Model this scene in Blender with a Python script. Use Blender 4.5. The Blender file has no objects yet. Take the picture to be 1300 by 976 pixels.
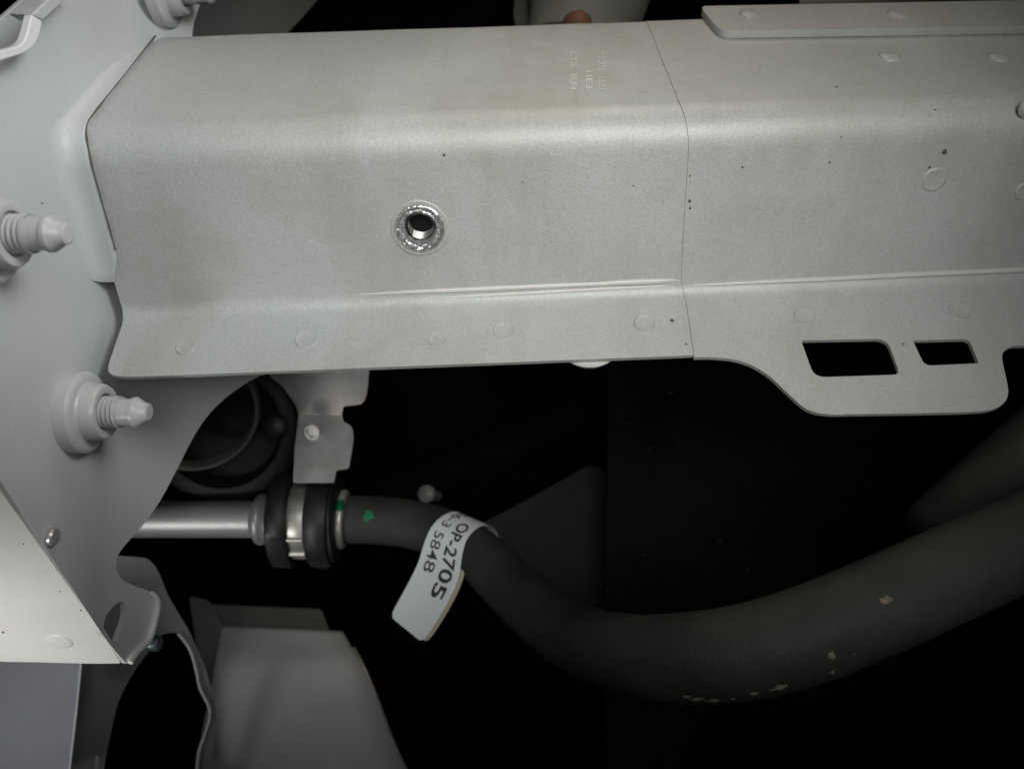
import bpy, bmesh, math, random
from mathutils import Vector, Matrix, noise

random.seed(7)
S = bpy.context.scene
COL = S.collection

# ------------------------------------------------------------------ camera, light, exposure
F_PX = 1000.0                                   # focal length of the phone, in pixels of a 1300 px wide frame
cam_d = bpy.data.cameras.new('camera'); cam = bpy.data.objects.new('camera', cam_d); COL.objects.link(cam)
cam.location = (0, 0, 0); cam.rotation_euler = (math.radians(90), 0, 0)
cam_d.sensor_width = 36.0; cam_d.lens = 36.0 * F_PX / 1300.0
cam_d.clip_start = 0.01; cam_d.clip_end = 50
cam_d.dof.use_dof = True; cam_d.dof.focus_distance = 0.41; cam_d.dof.aperture_fstop = 7.0
S.camera = cam

world = bpy.data.worlds.new('World'); S.world = world; world.use_nodes = True
bgn = world.node_tree.nodes['Background']; bgn.inputs[0].default_value = (0.9, 0.75, 1.0, 1); bgn.inputs[1].default_value = 0.0012


def lamp(name, loc, target, size, power, color, spread=180):
    l = bpy.data.lights.new(name, 'AREA'); l.shape = 'RECTANGLE'; l.size, l.size_y = size
    l.energy = power; l.color = color; l.spread = math.radians(spread)
    o = bpy.data.objects.new(name, l); COL.objects.link(o); o.location = loc
    o.rotation_euler = (Vector(target) - Vector(loc)).to_track_quat('-Z', 'Y').to_euler()
    return o


# daylight from the open side behind the phone, two added side lamps, plus a weaker warm lamp of the workshop from above
lamp('open_side_light', (0.08, -0.03, 0.10), (0.04, 0.42, 0.08), (0.38, 0.30), 0.42, (0.995, 1.0, 0.965), 62)
lamp('low_side_light', (-0.46, 0.06, -0.38), (-0.31, 0.40, -0.17), (0.16, 0.16), 0.15, (1.0, 0.99, 0.96), 40)  # unseen narrow lamp, added to brighten the fold at the lower left
lamp('high_side_light', (0.25, 0.02, 0.34), (-0.26, 0.32, 0.16), (0.26, 0.26), 0.34, (0.95, 0.98, 1.0), 50)  # unseen narrow lamp, added to brighten the upper mounting plate
lamp('workshop_light', (0.12, 0.30, 1.0), (0.00, 0.44, 0.17), (0.35, 0.25), 0.20, (1.0, 0.84, 0.66), 60)

S.view_settings.view_transform = 'Standard'; S.view_settings.look = 'None'
S.view_settings.exposure = 0.0; S.view_settings.gamma = 1.0; S.view_settings.use_curve_mapping = False
S.render.engine = 'CYCLES'


# ------------------------------------------------------------------ helpers
def ray(px, py): return Vector(((px - 650) / F_PX, 1.0, (488 - py) / F_PX))
def P(px, py, d): return ray(px, py) * d


def hit(px, py, a, n):
    r = ray(px, py); return r * (a.dot(n) / r.dot(n))


def tag(o, label=None, cat=None, group=None, kind=None):
    if label: o['label'] = label
    if cat: o['category'] = cat
    if group: o['group'] = group
    if kind: o['kind'] = kind
    return o


def empty(name, loc, label=None, cat=None, group=None):
    o = bpy.data.objects.new(name, None); COL.objects.link(o); o.location = loc
    o.empty_display_size = 0.01
    return tag(o, label, cat, group)


def link(name, me, mat, parent=None, smooth=35):
    """link a mesh given in world coordinates, under parent without moving it"""
    o = bpy.data.objects.new(name, me); COL.objects.link(o)
    me.materials.clear(); me.materials.append(mat)
    if parent:
        o.parent = parent
        top = parent; off = Vector(parent.location)
        while top.parent: top = top.parent; off = off + Vector(top.location)
        me.transform(Matrix.Translation(-off))
    if smooth is not None:
        me.polygons.foreach_set('use_smooth', [True] * len(me.polygons))
        if smooth < 180: me.set_sharp_from_angle(angle=math.radians(smooth))
    me.update()
    return o


def from_bm(bm, name='m'):
    me = bpy.data.meshes.new(name); bmesh.ops.recalc_face_normals(bm, faces=bm.faces); bm.to_mesh(me); bm.free(); return me


def grid_bm(rows, bm=None, closed=False):
    bm = bm or bmesh.new()
    vs = [[bm.verts.new(p) for p in r] for r in rows]
    for i in range(len(vs) - 1):
        n = len(vs[i])
        for j in range(n if closed else n - 1):
            k = (j + 1) % n
            bm.faces.new((vs[i][j], vs[i][k], vs[i + 1][k], vs[i + 1][j]))
    return bm


def thicken(o, t, offset=-1.0, bevel=0.0, seg=2):
    m = o.modifiers.new('solid', 'SOLIDIFY'); m.thickness = t; m.offset = offset; m.use_even_offset = False
    if bevel:
        b = o.modifiers.new('bevel', 'BEVEL'); b.width = bevel; b.segments = seg; b.limit_method = 'ANGLE'; b.angle_limit = math.radians(50)
    m = o.modifiers.new('wn', 'WEIGHTED_NORMAL'); m.keep_sharp = True; m.weight = 100
    return o


def bake(o):
    dg = bpy.context.evaluated_depsgraph_get(); dg.update()
    me = bpy.data.meshes.new_from_object(o.evaluated_get(dg)); o.modifiers.clear(); o.data = me
    return o


def lathe_bm(prof, origin, axis, seg=40, bm=None, wob=None, cap0=True, cap1=True):
    """prof: list of (distance along axis, radius)"""
    axis = Vector(axis).normalized(); u = axis.orthogonal().normalized(); v = axis.cross(u)
    origin = Vector(origin)
    rows = []
    for (a, r) in prof:
        row = []
        for k in range(seg):
            t = 2 * math.pi * k / seg
            da, dr = wob(a, r, t) if wob else (0, 0)
            row.append(origin + axis * (a + da) + (u * math.cos(t) + v * math.sin(t)) * (r + dr))
        rows.append(row)
    bm = bm or bmesh.new()
    n0 = len(bm.verts)
    grid_bm(rows, bm, True)
    bm.verts.ensure_lookup_table()
    if cap0: bm.faces.new([bm.verts[n0 + k] for k in range(seg)])
    if cap1:
        b = n0 + seg * (len(rows) - 1); bm.faces.new([bm.verts[b + k] for k in range(seg)])
    return bm


def catmull(pts, n=6, closed=False):
    pts = [Vector(p) for p in pts]; out = []
    m = len(pts); rng = range(m if closed else m - 1)
    for i in rng:
        g = (lambda k: pts[k % m]) if closed else (lambda k: pts[min(max(k, 0), m - 1)])
        p0, p1, p2, p3 = g(i - 1), g(i), g(i + 1), g(i + 2)
        for k in range(n):
            t = k / n
            out.append(0.5 * ((2 * p1) + (p2 - p0) * t + (2 * p0 - 5 * p1 + 4 * p2 - p3) * t * t + (3 * p1 - p0 - 3 * p2 + p3) * t ** 3))
    if not closed: out.append(pts[-1].copy())
    return out


def rounded(pts, r, n=5):
    """round the corners of a closed 2D polygon; r number or list"""
    pts = [Vector(p[:2]) for p in pts]; m = len(pts); out = []
    for i, p in enumerate(pts):
        rr = r[i] if isinstance(r, (list, tuple)) else r
        a = pts[i - 1] - p; b = pts[(i + 1) % m] - p
        k = min(rr, a.length * 0.48, b.length * 0.48)
        if k <= 0: out.append(p); continue
        pa = p + a.normalized() * k; pb = p + b.normalized() * k
        for j in range(n + 1):
            t = j / n; out.append(pa * (1 - t) ** 2 + p * 2 * t * (1 - t) + pb * t * t)
    return out


def fill2d(loops):
    cu = bpy.data.curves.new('tmp', 'CURVE'); cu.dimensions = '2D'; cu.fill_mode = 'BOTH'
    for lp in loops:
        sp = cu.splines.new('POLY'); sp.points.add(len(lp) - 1); sp.use_cyclic_u = True
        for q, p in zip(sp.points, lp): q.co = (p[0] * 100, p[1] * 100, 0, 1)
    ob = bpy.data.objects.new('tmp', cu); COL.objects.link(ob)
    dg = bpy.context.evaluated_depsgraph_get(); dg.update()
    me = bpy.data.meshes.new_from_object(ob.evaluated_get(dg))
    bpy.data.objects.remove(ob); bpy.data.curves.remove(cu)
    bm = bmesh.new(); bm.from_mesh(me); bpy.data.meshes.remove(me)
    bmesh.ops.remove_doubles(bm, verts=bm.verts, dist=1e-5)
    for v in bm.verts: v.co *= 0.01
    return bm


def sheet_px(name, loops, depth, mat, parent, t, bevel=0.0006, toward=None):
    """flat sheet: pixel outlines laid on a plane through depth(px,py) at three places -> real plane with thickness"""
    L = [[Vector(p[:2]) for p in lp] for lp in loops]
    if callable(depth):
        pl = depth
        pts = lambda p: pl(p[0], p[1])
    else:
        pts = lambda p: P(p[0], p[1], depth)
    bm = fill2d([[(p.x / 1000, p.y / 1000) for p in lp] for lp in L])
    for v in bm.verts: v.co = pts((v.co.x * 1000, v.co.y * 1000))
    me = from_bm(bm)
    # front normal must face the camera so that thickness goes away from it
    s = sum((p.normal.dot(p.center)) * p.area for p in me.polygons)
    if s > 0: me.flip_normals()
    o = link(name, me, mat, parent, 35)
    thicken(o, t, -1, bevel)
    return o


def plane3(a, b, c):
    """a,b,c = (px,py,d): function pixel -> point on that plane"""
    A, B, C = P(*a), P(*b), P(*c); n = (B - A).cross(C - A).normalized()
    return lambda px, py: hit(px, py, A, n)


def tube_bm(path, radii, seg=28, caps=True):
    path = [Vector(p) for p in path]
    rows = []; u = None
    for i, p in enumerate(path):
        t = (path[min(i + 1, len(path) - 1)] - path[max(i - 1, 0)]).normalized()
        u = t.orthogonal().normalized() if u is None else (u - t * u.dot(t)).normalized()
        v = t.cross(u)
        rows.append([p + (u * math.cos(2 * math.pi * k / seg) + v * math.sin(2 * math.pi * k / seg)) * radii[i] for k in range(seg)])
    bm = grid_bm(rows, None, True)
    if caps:
        bm.verts.ensure_lookup_table(); n = len(rows) - 1
        bm.faces.new([bm.verts[k] for k in range(seg)]); bm.faces.new([bm.verts[n * seg + k] for k in range(seg)])
    return bm


# ------------------------------------------------------------------ materials
def mat_new(name):
    m = bpy.data.materials.new(name); m.use_nodes = True
    nt = m.node_tree; return m, nt, nt.nodes['Principled BSDF']


def node(nt, kind, **kw):
    n = nt.nodes.new(kind)
    for k, v in kw.items():
        if k.startswith('i_'): n.inputs[k[2:].replace('_', ' ')].default_value = v
        else: setattr(n, k, v)
    return n


def surface(name, base, rough=0.5, metal=0.0, grain=900, grain_s=0.25, grain_d=0.0003, var=0.06, var_scale=14,
            stain=None, stain_amt=0.0, spec=0.5, flake=None, flake_scale=60, flake_lo=0.68, stretch=None, wave=None, paint=None, coat=0.0, fleck=0.0, bands=0.0):
    m, nt, b = mat_new(name)
    L = nt.links.new
    geo = node(nt, 'ShaderNodeNewGeometry')
    pos = geo.outputs['Position']
    if stretch:
        mp = node(nt, 'ShaderNodeMapping'); mp.inputs['Scale'].default_value = stretch; L(pos, mp.inputs[0]); pos2 = mp.outputs[0]
    else: pos2 = pos
    n1 = node(nt, 'ShaderNodeTexNoise', i_Scale=var_scale, i_Detail=5.0, i_Roughness=0.6); L(pos2, n1.inputs['Vector'])
    ramp = node(nt, 'ShaderNodeMapRange'); L(n1.outputs[0], ramp.inputs[0])
    ramp.inputs[1].default_value = 0.3; ramp.inputs[2].default_value = 0.7; ramp.inputs[3].default_value = 1 - var; ramp.inputs[4].default_value = 1 + var
    mul = node(nt, 'ShaderNodeVectorMath', operation='SCALE'); mul.inputs[0].default_value = base; L(ramp.outputs[0], mul.inputs['Scale'])
    col = mul.outputs[0]
    if fleck:                                                       # metallic flake and dust in the paint
        nf = node(nt, 'ShaderNodeTexNoise', i_Scale=760.0, i_Detail=2.0, i_Roughness=0.7); L(pos, nf.inputs['Vector'])
        rf = node(nt, 'ShaderNodeMapRange'); L(nf.outputs[0], rf.inputs[0]); rf.inputs[1].default_value = 0.25; rf.inputs[2].default_value = 0.75
        rf.inputs[3].default_value = 1 - fleck; rf.inputs[4].default_value = 1 + fleck
        mf = node(nt, 'ShaderNodeVectorMath', operation='SCALE'); L(col, mf.inputs[0]); L(rf.outputs[0], mf.inputs['Scale']); col = mf.outputs[0]

    def mixcol(fac, c2, col):
        mx = node(nt, 'ShaderNodeMix', data_type='RGBA'); L(fac, mx.inputs[0]); L(col, mx.inputs[6]); mx.inputs[7].default_value = (*c2, 1); return mx.outputs[2]
    if stain:
        n2 = node(nt, 'ShaderNodeTexNoise', i_Scale=9.0, i_Detail=6.0, i_Roughness=0.65, i_Distortion=0.4); L(pos, n2.inputs['Vector'])
        r2 = node(nt, 'ShaderNodeMapRange'); L(n2.outputs[0], r2.inputs[0])
        r2.inputs[1].default_value = 0.5; r2.inputs[2].default_value = 0.78; r2.inputs[3].default_value = 0; r2.inputs[4].default_value = stain_amt
        col = mixcol(r2.outputs[0], stain, col)
    if bands:                                                       # dull smears drawn across the sheet
        mb = node(nt, 'ShaderNodeMapping'); mb.inputs['Scale'].default_value = (1, 0.10, 0.10); L(pos, mb.inputs[0])
        nb = node(nt, 'ShaderNodeTexNoise', i_Scale=34.0, i_Detail=4.0, i_Roughness=0.6); L(mb.outputs[0], nb.inputs['Vector'])
        rb = node(nt, 'ShaderNodeMapRange'); L(nb.outputs[0], rb.inputs[0]); rb.inputs[1].default_value = 0.5; rb.inputs[2].default_value = 0.8; rb.inputs[3].default_value = 0; rb.inputs[4].default_value = bands
        col = mixcol(rb.outputs[0], (0.30, 0.275, 0.235), col)
    if flake:
        n3 = node(nt, 'ShaderNodeTexNoise', i_Scale=flake_scale, i_Detail=4.0, i_Roughness=0.7); L(pos, n3.inputs['Vector'])
        r3 = node(nt, 'ShaderNodeMapRange'); L(n3.outputs[0], r3.inputs[0])
        r3.inputs[1].default_value = flake_lo; r3.inputs[2].default_value = flake_lo + 0.03
        col = mixcol(r3.outputs[0], flake, col)
    for (c, rad, pc) in (paint or []):
        d = node(nt, 'ShaderNodeVectorMath', operation='DISTANCE'); d.inputs[1].default_value = c
        nn = node(nt, 'ShaderNodeTexNoise', i_Scale=260.0, i_Detail=2.0); L(pos, nn.inputs['Vector'])
        ad = node(nt, 'ShaderNodeVectorMath', operation='MULTIPLY_ADD'); L(nn.outputs['Color'], ad.inputs[0])
        ad.inputs[1].default_value = (0.006, 0.006, 0.006); L(pos, ad.inputs[2]); L(ad.outputs[0], d.inputs[0])
        r4 = node(nt, 'ShaderNodeMapRange'); L(d.outputs['Value'], r4.inputs[0])
        r4.inputs[1].default_value = rad; r4.inputs[2].default_value = rad + 0.0012; r4.inputs[3].default_value = 1; r4.inputs[4].default_value = 0
        col = mixcol(r4.outputs[0], pc, col)
    L(col, b.inputs['Base Color'])
    b.inputs['Metallic'].default_value = metal; b.inputs['Specular IOR Level'].default_value = spec
    b.inputs['Coat Weight'].default_value = coat
    rr = node(nt, 'ShaderNodeMapRange'); L(n1.outputs[0], rr.inputs[0]); rr.inputs[1].default_value = 0.3; rr.inputs[2].default_value = 0.7
    rr.inputs[3].default_value = rough * 0.88; rr.inputs[4].default_value = min(1, rough * 1.12); L(rr.outputs[0], b.inputs['Roughness'])
    if grain_s:
        n4 = node(nt, 'ShaderNodeTexNoise', i_Scale=grain, i_Detail=3.0, i_Roughness=0.55); L(pos2, n4.inputs['Vector'])
        h = n4.outputs[0]
        if wave:
            w = node(nt, 'ShaderNodeTexWave', i_Scale=wave, i_Distortion=0.6, bands_direction='DIAGONAL'); L(pos, w.inputs['Vector'])
            a = node(nt, 'ShaderNodeMath', operation='ADD'); L(h, a.inputs[0]); L(w.outputs['Fac'], a.inputs[1]); h = a.outputs[0]
        bp = node(nt, 'ShaderNodeBump', i_Strength=grain_s, i_Distance=grain_d); L(h, bp.inputs['Height']); L(bp.outputs[0], b.inputs['Normal'])
    return m


M = {}
M['rail'] = surface('grey_primer_paint', (0.465, 0.48, 0.468), 0.48, metal=0.12, grain=900, grain_s=0.45, grain_d=0.0004, var=0.05, fleck=0.13, stain=(0.34, 0.30, 0.23), stain_amt=0.6, spec=0.45, bands=0.28)
M['plate'] = surface('grey_primer_smooth', (0.50, 0.51, 0.515), 0.45, fleck=0.05, grain=500, grain_s=0.35, grain_d=0.0003, var=0.04, spec=0.4)
M['bare_plate'] = surface('pale_primer', (0.66, 0.66, 0.645), 0.5, grain=420, grain_s=0.2, grain_d=0.0003, var=0.05, stain=(0.4, 0.3, 0.2), stain_amt=0.12, spec=0.4)
M['weld'] = surface('weld_and_glint_paint', (0.58, 0.57, 0.54), 0.24, grain=500, grain_s=0.3, var=0.04)  # paint of the weld nut and of the pale crease glints
M['blue_panel'] = surface('blue_grey_panel_paint', (0.22, 0.235, 0.27), 0.45, grain=300, grain_s=0.2, var=0.06)
M['grey_panel'] = surface('grey_panel_paint', (0.56, 0.58, 0.59), 0.4, grain=300, grain_s=0.2, var=0.06)
M['bright_metal'] = surface('cut_bright_steel', (0.74, 0.74, 0.73), 0.26, metal=0.82, grain=420, grain_s=0.8, grain_d=0.0008, var=0.25, var_scale=260)
M['zinc'] = surface('galvanised_steel', (0.52, 0.505, 0.50), 0.38, metal=0.6, grain=500, grain_s=0.3, var=0.15, var_scale=60, stain=(0.25, 0.2, 0.16), stain_amt=0.3)
M['pipe'] = surface('aluminium_pipe', (0.27, 0.27, 0.27), 0.45, metal=0.55, grain=700, grain_s=0.5, var=0.3, var_scale=50, stretch=(0.12, 1, 1))
M['band'] = surface('stainless_band', (0.42, 0.41, 0.38), 0.42, metal=0.75, grain=300, grain_s=0.25, var=0.12, var_scale=90)
M['rubber'] = surface('black_rubber', (0.011, 0.012, 0.013), 0.5, grain=700, grain_s=0.6, var=0.2, var_scale=70, spec=0.4)
M['black'] = surface('black_plastic', (0.004, 0.0035, 0.004), 0.6, grain=600, grain_s=0.2, var=0.2, spec=0.25)
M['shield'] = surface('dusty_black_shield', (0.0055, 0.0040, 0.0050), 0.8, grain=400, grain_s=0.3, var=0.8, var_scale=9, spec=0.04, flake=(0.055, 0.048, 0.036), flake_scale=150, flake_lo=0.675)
M['tag'] = surface('white_label_paper', (0.64, 0.68, 0.70), 0.55, grain=400, grain_s=0.08, var=0.03)
M['tagback'] = surface('cream_label_backing', (0.40, 0.36, 0.26), 0.6, grain=400, grain_s=0.1, var=0.05)
M['ink'] = surface('black_ink', (0.012, 0.012, 0.014), 0.6, grain_s=0)
M['chalk'] = surface('pale_stamp_paint', (0.66, 0.66, 0.62), 0.6, grain_s=0.2, var=0.25, var_scale=700)
M['speck'] = surface('dirt', (0.09, 0.08, 0.065), 0.8, grain_s=0.3)  # dirt colour; also draws the shade in the gap at the lip
M['rust'] = surface('brown_plug', (0.13, 0.06, 0.03), 0.6, grain_s=0.3, var=0.2)
M['olive'] = surface('olive_casting', (0.13, 0.13, 0.11), 0.45, grain=300, grain_s=0.4, var=0.15)
M['steel_ring'] = surface('dark_steel_ring', (0.24, 0.27, 0.25), 0.35, metal=0.7, grain_s=0.2)
M['teal'] = surface('blue_green_stud_coating', (0.06, 0.085, 0.095), 0.4, metal=0.3, grain_s=0.3)
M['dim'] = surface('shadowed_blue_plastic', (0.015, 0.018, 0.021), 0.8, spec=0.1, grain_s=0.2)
M['mud'] = surface('dried_mud', (0.16, 0.145, 0.11), 0.9, grain_s=0.4, var=0.3, var_scale=300)
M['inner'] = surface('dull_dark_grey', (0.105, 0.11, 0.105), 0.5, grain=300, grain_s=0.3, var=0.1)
M['gap'] = surface('seam_shadow_dirt', (0.26, 0.245, 0.22), 0.9, grain_s=0)
M['cast'] = surface('pale_casting', (0.19, 0.185, 0.16), 0.42, grain=250, grain_s=0.4, var=0.15)
M['brown'] = surface('brown_black_metal', (0.003, 0.0022, 0.0022), 0.95, spec=0.02, grain_s=0.3, var=0.4, var_scale=60)
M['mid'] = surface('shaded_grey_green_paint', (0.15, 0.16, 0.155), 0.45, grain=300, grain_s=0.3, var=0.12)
M['duct'] = surface('dusty_brown_duct', (0.075, 0.070, 0.058), 0.7, grain=400, grain_s=0.4, var=0.25, var_scale=25)
M['stud'] = surface('glossy_grey_stud_paint', (0.47, 0.475, 0.475), 0.32, grain=500, grain_s=0.3, var=0.06, var_scale=80)
M['thread'] = surface('dark_steel_thread', (0.30, 0.29, 0.28), 0.35, metal=0.9, grain=500, grain_s=0.6, var=0.4, var_scale=300)
M['void'] = surface('engine_bay_dark', (0.013, 0.008, 0.012), 0.9, grain_s=0, spec=0.05, var=0.6, var_scale=5)

# ------------------------------------------------------------------ setting: the dark cavity behind everything
bm = bmesh.new()
rows = []
for i in range(13):
    a = math.pi * i / 12
    rows.append([Vector((-1.5 * math.cos(a), 0.62 + 0.75 * math.sin(a), z)) for z in (-1.2, -0.4, 0.4, 1.2)])
grid_bm(rows, bm)
o = link('dark_cavity_wall', from_bm(bm), M['void'], None, 60); tag(o, 'black unlit cavity behind the metal parts', None, None, 'structure')

# ------------------------------------------------------------------ frame rail: corner lines of the pressed section, metres
X0 = -0.215
def corners(X):
    k = X - X0
    return [Vector((0.483, 0.214 + 0.0323 * k)), Vector((0.392, 0.1225 + 0.0335 * k)),
            Vector((0.443, 0.040 + 0.0405 * k)), Vector((0.420, 0.0040 + 0.0366 * k))]


def offs(c, off):
    """move the section outward (toward the camera side)"""
    if not off: return c
    ns = []
    for a, b in zip(c[:-1], c[1:]):
        d = (b - a).normalized(); n = Vector((d.y, -d.x))
        if n.x > 0: n = -n
        ns.append(n)
    out = [c[0] + ns[0] * off]
    for i in (1, 2):
        m = (ns[i - 1] + ns[i]); out.append(c[i] + m * (off / (1 + ns[i - 1].dot(ns[i]))))
    out.append(c[3] + ns[2] * off)
    return out


TB, TC, FLAT = 0.017, 0.0065, 0.0085
def section(X, off=0.0, ext=0.0):
    c = offs(corners(X), off); R, B, C, F = c
    pts = []
    def lerp(a, b, n, last=False):
        for i in range(n + (1 if last else 0)): pts.append(a + (b - a) * (i / n))
    def bez(a, p, b, n):
        for i in range(n): t = i / n; pts.append(a * (1 - t) ** 2 + p * 2 * t * (1 - t) + b * t * t)
    b0 = B + (R - B).normalized() * TB; b1 = B + (C - B).normalized() * TB
    c0 = C + (B - C).normalized() * TC; c1 = C + (F - C).normalized() * TC
    back = R + Vector((0.035, -0.012))
    r0 = R + (back - R).normalized() * 0.005; r1 = R + (B - R).normalized() * 0.005
    lerp(back, r0, 2); bez(r0, R, r1, 4); lerp(r1, b0, 8); bez(b0, B, b1, 10); lerp(b1, c0, 12); bez(c0, C, c1, 8)
    lerp(c1, C + (F - C).normalized() * FLAT, 1, True)
    return pts
NSEC = len(section(0))


def wavy(p, s=1.0):
    a = noise.noise(p * 16) * 0.0005 + noise.noise(p * 45 + Vector((3, 1, 7))) * 0.00016
    return p + Vector((0, -a * s, a * 0.4 * s))


def flange_pt(X, w, off=0.0):
    c = offs(corners(X), off); C, F = c[2], c[3]
    q = C + (F - C).normalized() * w
    return Vector((X, q.x, q.y))


def flange_uv(px, py, off=0.0):
    X = (px - 650) / F_PX * 0.42
    for _ in range(12):
        A = flange_pt(X, 0, off); B = flange_pt(X, 0.04, off); t = (B - A).normalized()
        n = t.cross(Vector((1, 0, 0.037))).normalized()
        h = hit(px, py, A, n); X = h.x
    return Vector((h.x, (h - flange_pt(h.x, 0, off)).dot((flange_pt(h.x, 0.04, off) - flange_pt(h.x, 0, off)).normalized())))


def sheet(x_of_u, x1, nst, off, outline, holes):
    """pressed sheet: swept section plus the cut-out flange, one merged mesh"""
    rows = []
    for i in range(nst + 1):
        t = i / nst; row = []
        for j in range(NSEC):
            u = j / (NSEC - 1); xa = x_of_u(u); X = xa + (x1 - xa) * t
            q = section(X, off)[j]
            row.append(wavy(Vector((X, q.x, q.y))) if j < NSEC - 2 else Vector((X, q.x, q.y)))
        rows.append(row)
    bm = grid_bm(rows)
    top = [Vector((r[-1].x, FLAT)) for r in rows]
    loop = top + [Vector(p) for p in outline]
    fb = fill2d([loop] + holes)
    for p in top[1:-1]: bmesh.ops.bisect_plane(fb, geom=fb.verts[:] + fb.edges[:] + fb.faces[:], plane_co=(p.x, 0, 0), plane_no=(1, 0, 0))
    for k in range(1, 9): bmesh.ops.bisect_plane(fb, geom=fb.verts[:] + fb.edges[:] + fb.faces[:], plane_co=(0, FLAT + 0.0031 * k, 0), plane_no=(0, 1, 0))
    for v in fb.verts:
        q = flange_pt(v.co.x, v.co.y, off); wv = v.co.y
        v.co = wavy(q, min(1.0, (wv - FLAT) / 0.008)) if wv > FLAT + 1e-5 else q
    tmp = bpy.data.meshes.new('t'); fb.to_mesh(tmp); fb.free(); bm.from_mesh(tmp); bpy.data.meshes.remove(tmp)
    bmesh.ops.remove_doubles(bm, verts=bm.verts, dist=4e-5)
    me = from_bm(bm)
    s = sum(p.normal.y * p.area for p in me.polygons)
    if s > 0: me.flip_normals()
    return me


rail = empty('frame_rail', (0, 0.42, 0.0), 'long grey primed frame rail with threaded hole and lower flange', 'frame rail')

# left sheet
w_edge = (corners(0)[3] - corners(0)[2]).length
lo = []
lo += [(0.112, w_edge)]
lo += [tuple(p) for p in catmull([(-0.195, w_edge), (-0.207, w_edge - .0004), (-0.2135, w_edge - .002), (-0.2165, w_edge - .0055), (-0.2172, w_edge - 0.012), (-0.2172, w_edge - 0.018)], 4)]
me = sheet(lambda u: -0.2245 if u < 0.3 else -0.2245 + 0.006 * min(1, (u - 0.3) / 0.2) if u < 0.8 else -0.2185 + (u - 0.8) / 0.2 * 0.0013, 0.112, 52, 0.0, lo, [])
ls = link('rail_sheet', me, M['rail'], rail, 40); tag(ls, 'smooth grey rail section with shiny threaded hole')
thicken(ls, 0.0024, -1, 0.0003)
bake(ls)

# threaded insert in the front face
cB, cC = corners(-0.05)[1], corners(-0.05)[2]
fn = Vector((0, -(cB - cC).y, (cB - cC).x)).normalized()
if fn.y > 0: fn = -fn
fp = Vector((-0.05, (cB.x + cC.x) / 2, (cB.y + cC.y) / 2))
def face_pt(px, py):
    # front face: solve with the slope of the section along X
    X = (px - 650) / F_PX * 0.41
    for _ in range(8):
        b, c = corners(X)[1], corners(X)[2]
        n = Vector((1, 0, 0.037)).cross(Vector((0, (c - b).x, (c - b).y))).normalized()
        h = hit(px, py, Vector((X, b.x, b.y)), n); X = h.x
    if n.y > 0: n = -n
    return h, n
hc, hn = face_pt(533, 290)
cut = link('tmp_cut', from_bm(lathe_bm([(-0.03, 0.0112), (0.03, 0.0112)], hc, hn, 40)), M['rail'])
bo = ls.modifiers.new('hole', 'BOOLEAN'); bo.operation = 'DIFFERENCE'; bo.solver = 'EXACT'; bo.object = cut
# cutter is in world space, sheet in the rail's space: same transforms apply through the objects
dgu = bpy.context.evaluated_depsgraph_get(); dgu.update()
bake(ls); bpy.data.objects.remove(cut)
ls.data.polygons.foreach_set('use_smooth', [True] * len(ls.data.polygons)); ls.data.set_sharp_from_angle(angle=math.radians(40))


def jag(a, r, t):
    k = noise.noise(Vector((math.cos(t) * 2.2, math.sin(t) * 2.2, a * 900))) * 0.9 + noise.noise(Vector((math.cos(t) * 6, math.sin(t) * 6, r * 1500))) * 0.7
    s = 1.0 if r < 0.0128 else 0.25
    return (k * 0.0005 * s, k * 0.00045 * s)
ins = link('threaded_insert', from_bm(lathe_bm([(-0.002, 0.0136), (0.0006, 0.0137), (0.0016, 0.0131), (0.0019, 0.0122), (0.0014, 0.0112), (0.0016, 0.0106), (0.0003, 0.0098), (0.0007, 0.0092), (-0.0012, 0.0085), (-0.003, 0.0079)], hc, hn, 72, None, jag, False, False)), M['bright_metal'], rail, 60)
link('paint_collar', from_bm(lathe_bm([(-0.0010, 0.0162), (0.00012, 0.0157), (0.0005, 0.0148), (0.0004, 0.0140), (-0.001, 0.0134)], hc, hn, 60, None, lambda a, r, t: (0, 0.0004 * noise.noise(Vector((math.cos(t) * 2, math.sin(t) * 2, 5)))), False, False)), M['rail'], ins, 60)
tag(ins, 'shiny bare metal threaded insert with rough rim')
prof = []
for i in range(28):
    a = -0.0026 - i * 0.0007; prof.append((a, 0.0079 if i % 2 else 0.0068))
prof.append((-0.024, 0.0068))
link('screw_thread', from_bm(lathe_bm(prof, hc, hn, 48, None, lambda a, r, t: (-0.0014 * t / (2 * math.pi), noise.noise(Vector((math.cos(t) * 3, math.sin(t) * 3, a * 700))) * 0.0002), False, False)), M['thread'], ins, 50)

link('bore_shade_disc', from_bm(lathe_bm([(-0.0125, 0.0069), (-0.0126, 0.0005)], hc, hn, 30, None, None, True, True)), M['rubber'], ins, 60)  # black disc added to stand for the dark inside the open bore

# right sheet, lapped over the left one
OFF = 0.0003
def seam(u):
    pts = [(0.0, 0.078), (0.12, 0.082), (0.35, 0.0865), (0.5, 0.0895), (0.7, 0.0925), (0.9, 0.0965), (1.0, 0.097)]
    for (a, x), (b, y) in zip(pts[:-1], pts[1:]):
        if u <= b: return x + (y - x) * (u - a) / (b - a)
    return pts[-1][1]
edge_px = [(1600, 430), (1480, 433), (1380, 436), (1300, 438.5), (1284, 440), (1274, 447), (1273, 458), (1277, 478), (1280, 497), (1275, 511), (1258, 520), (1225, 523), (1150, 524.5), (1085, 525.5), (1050, 525.5), (1024, 519), (1001, 500), (979, 479), (956, 464), (931, 456), (906, 453.5), (890, 453.3)]
outline = [flange_uv(x, y, OFF) for x, y in edge_px]
outline = [Vector((p.x, p.y, 0)) for p in outline]
outline = catmull(outline, 4)
outline[0].x = 0.40
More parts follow.
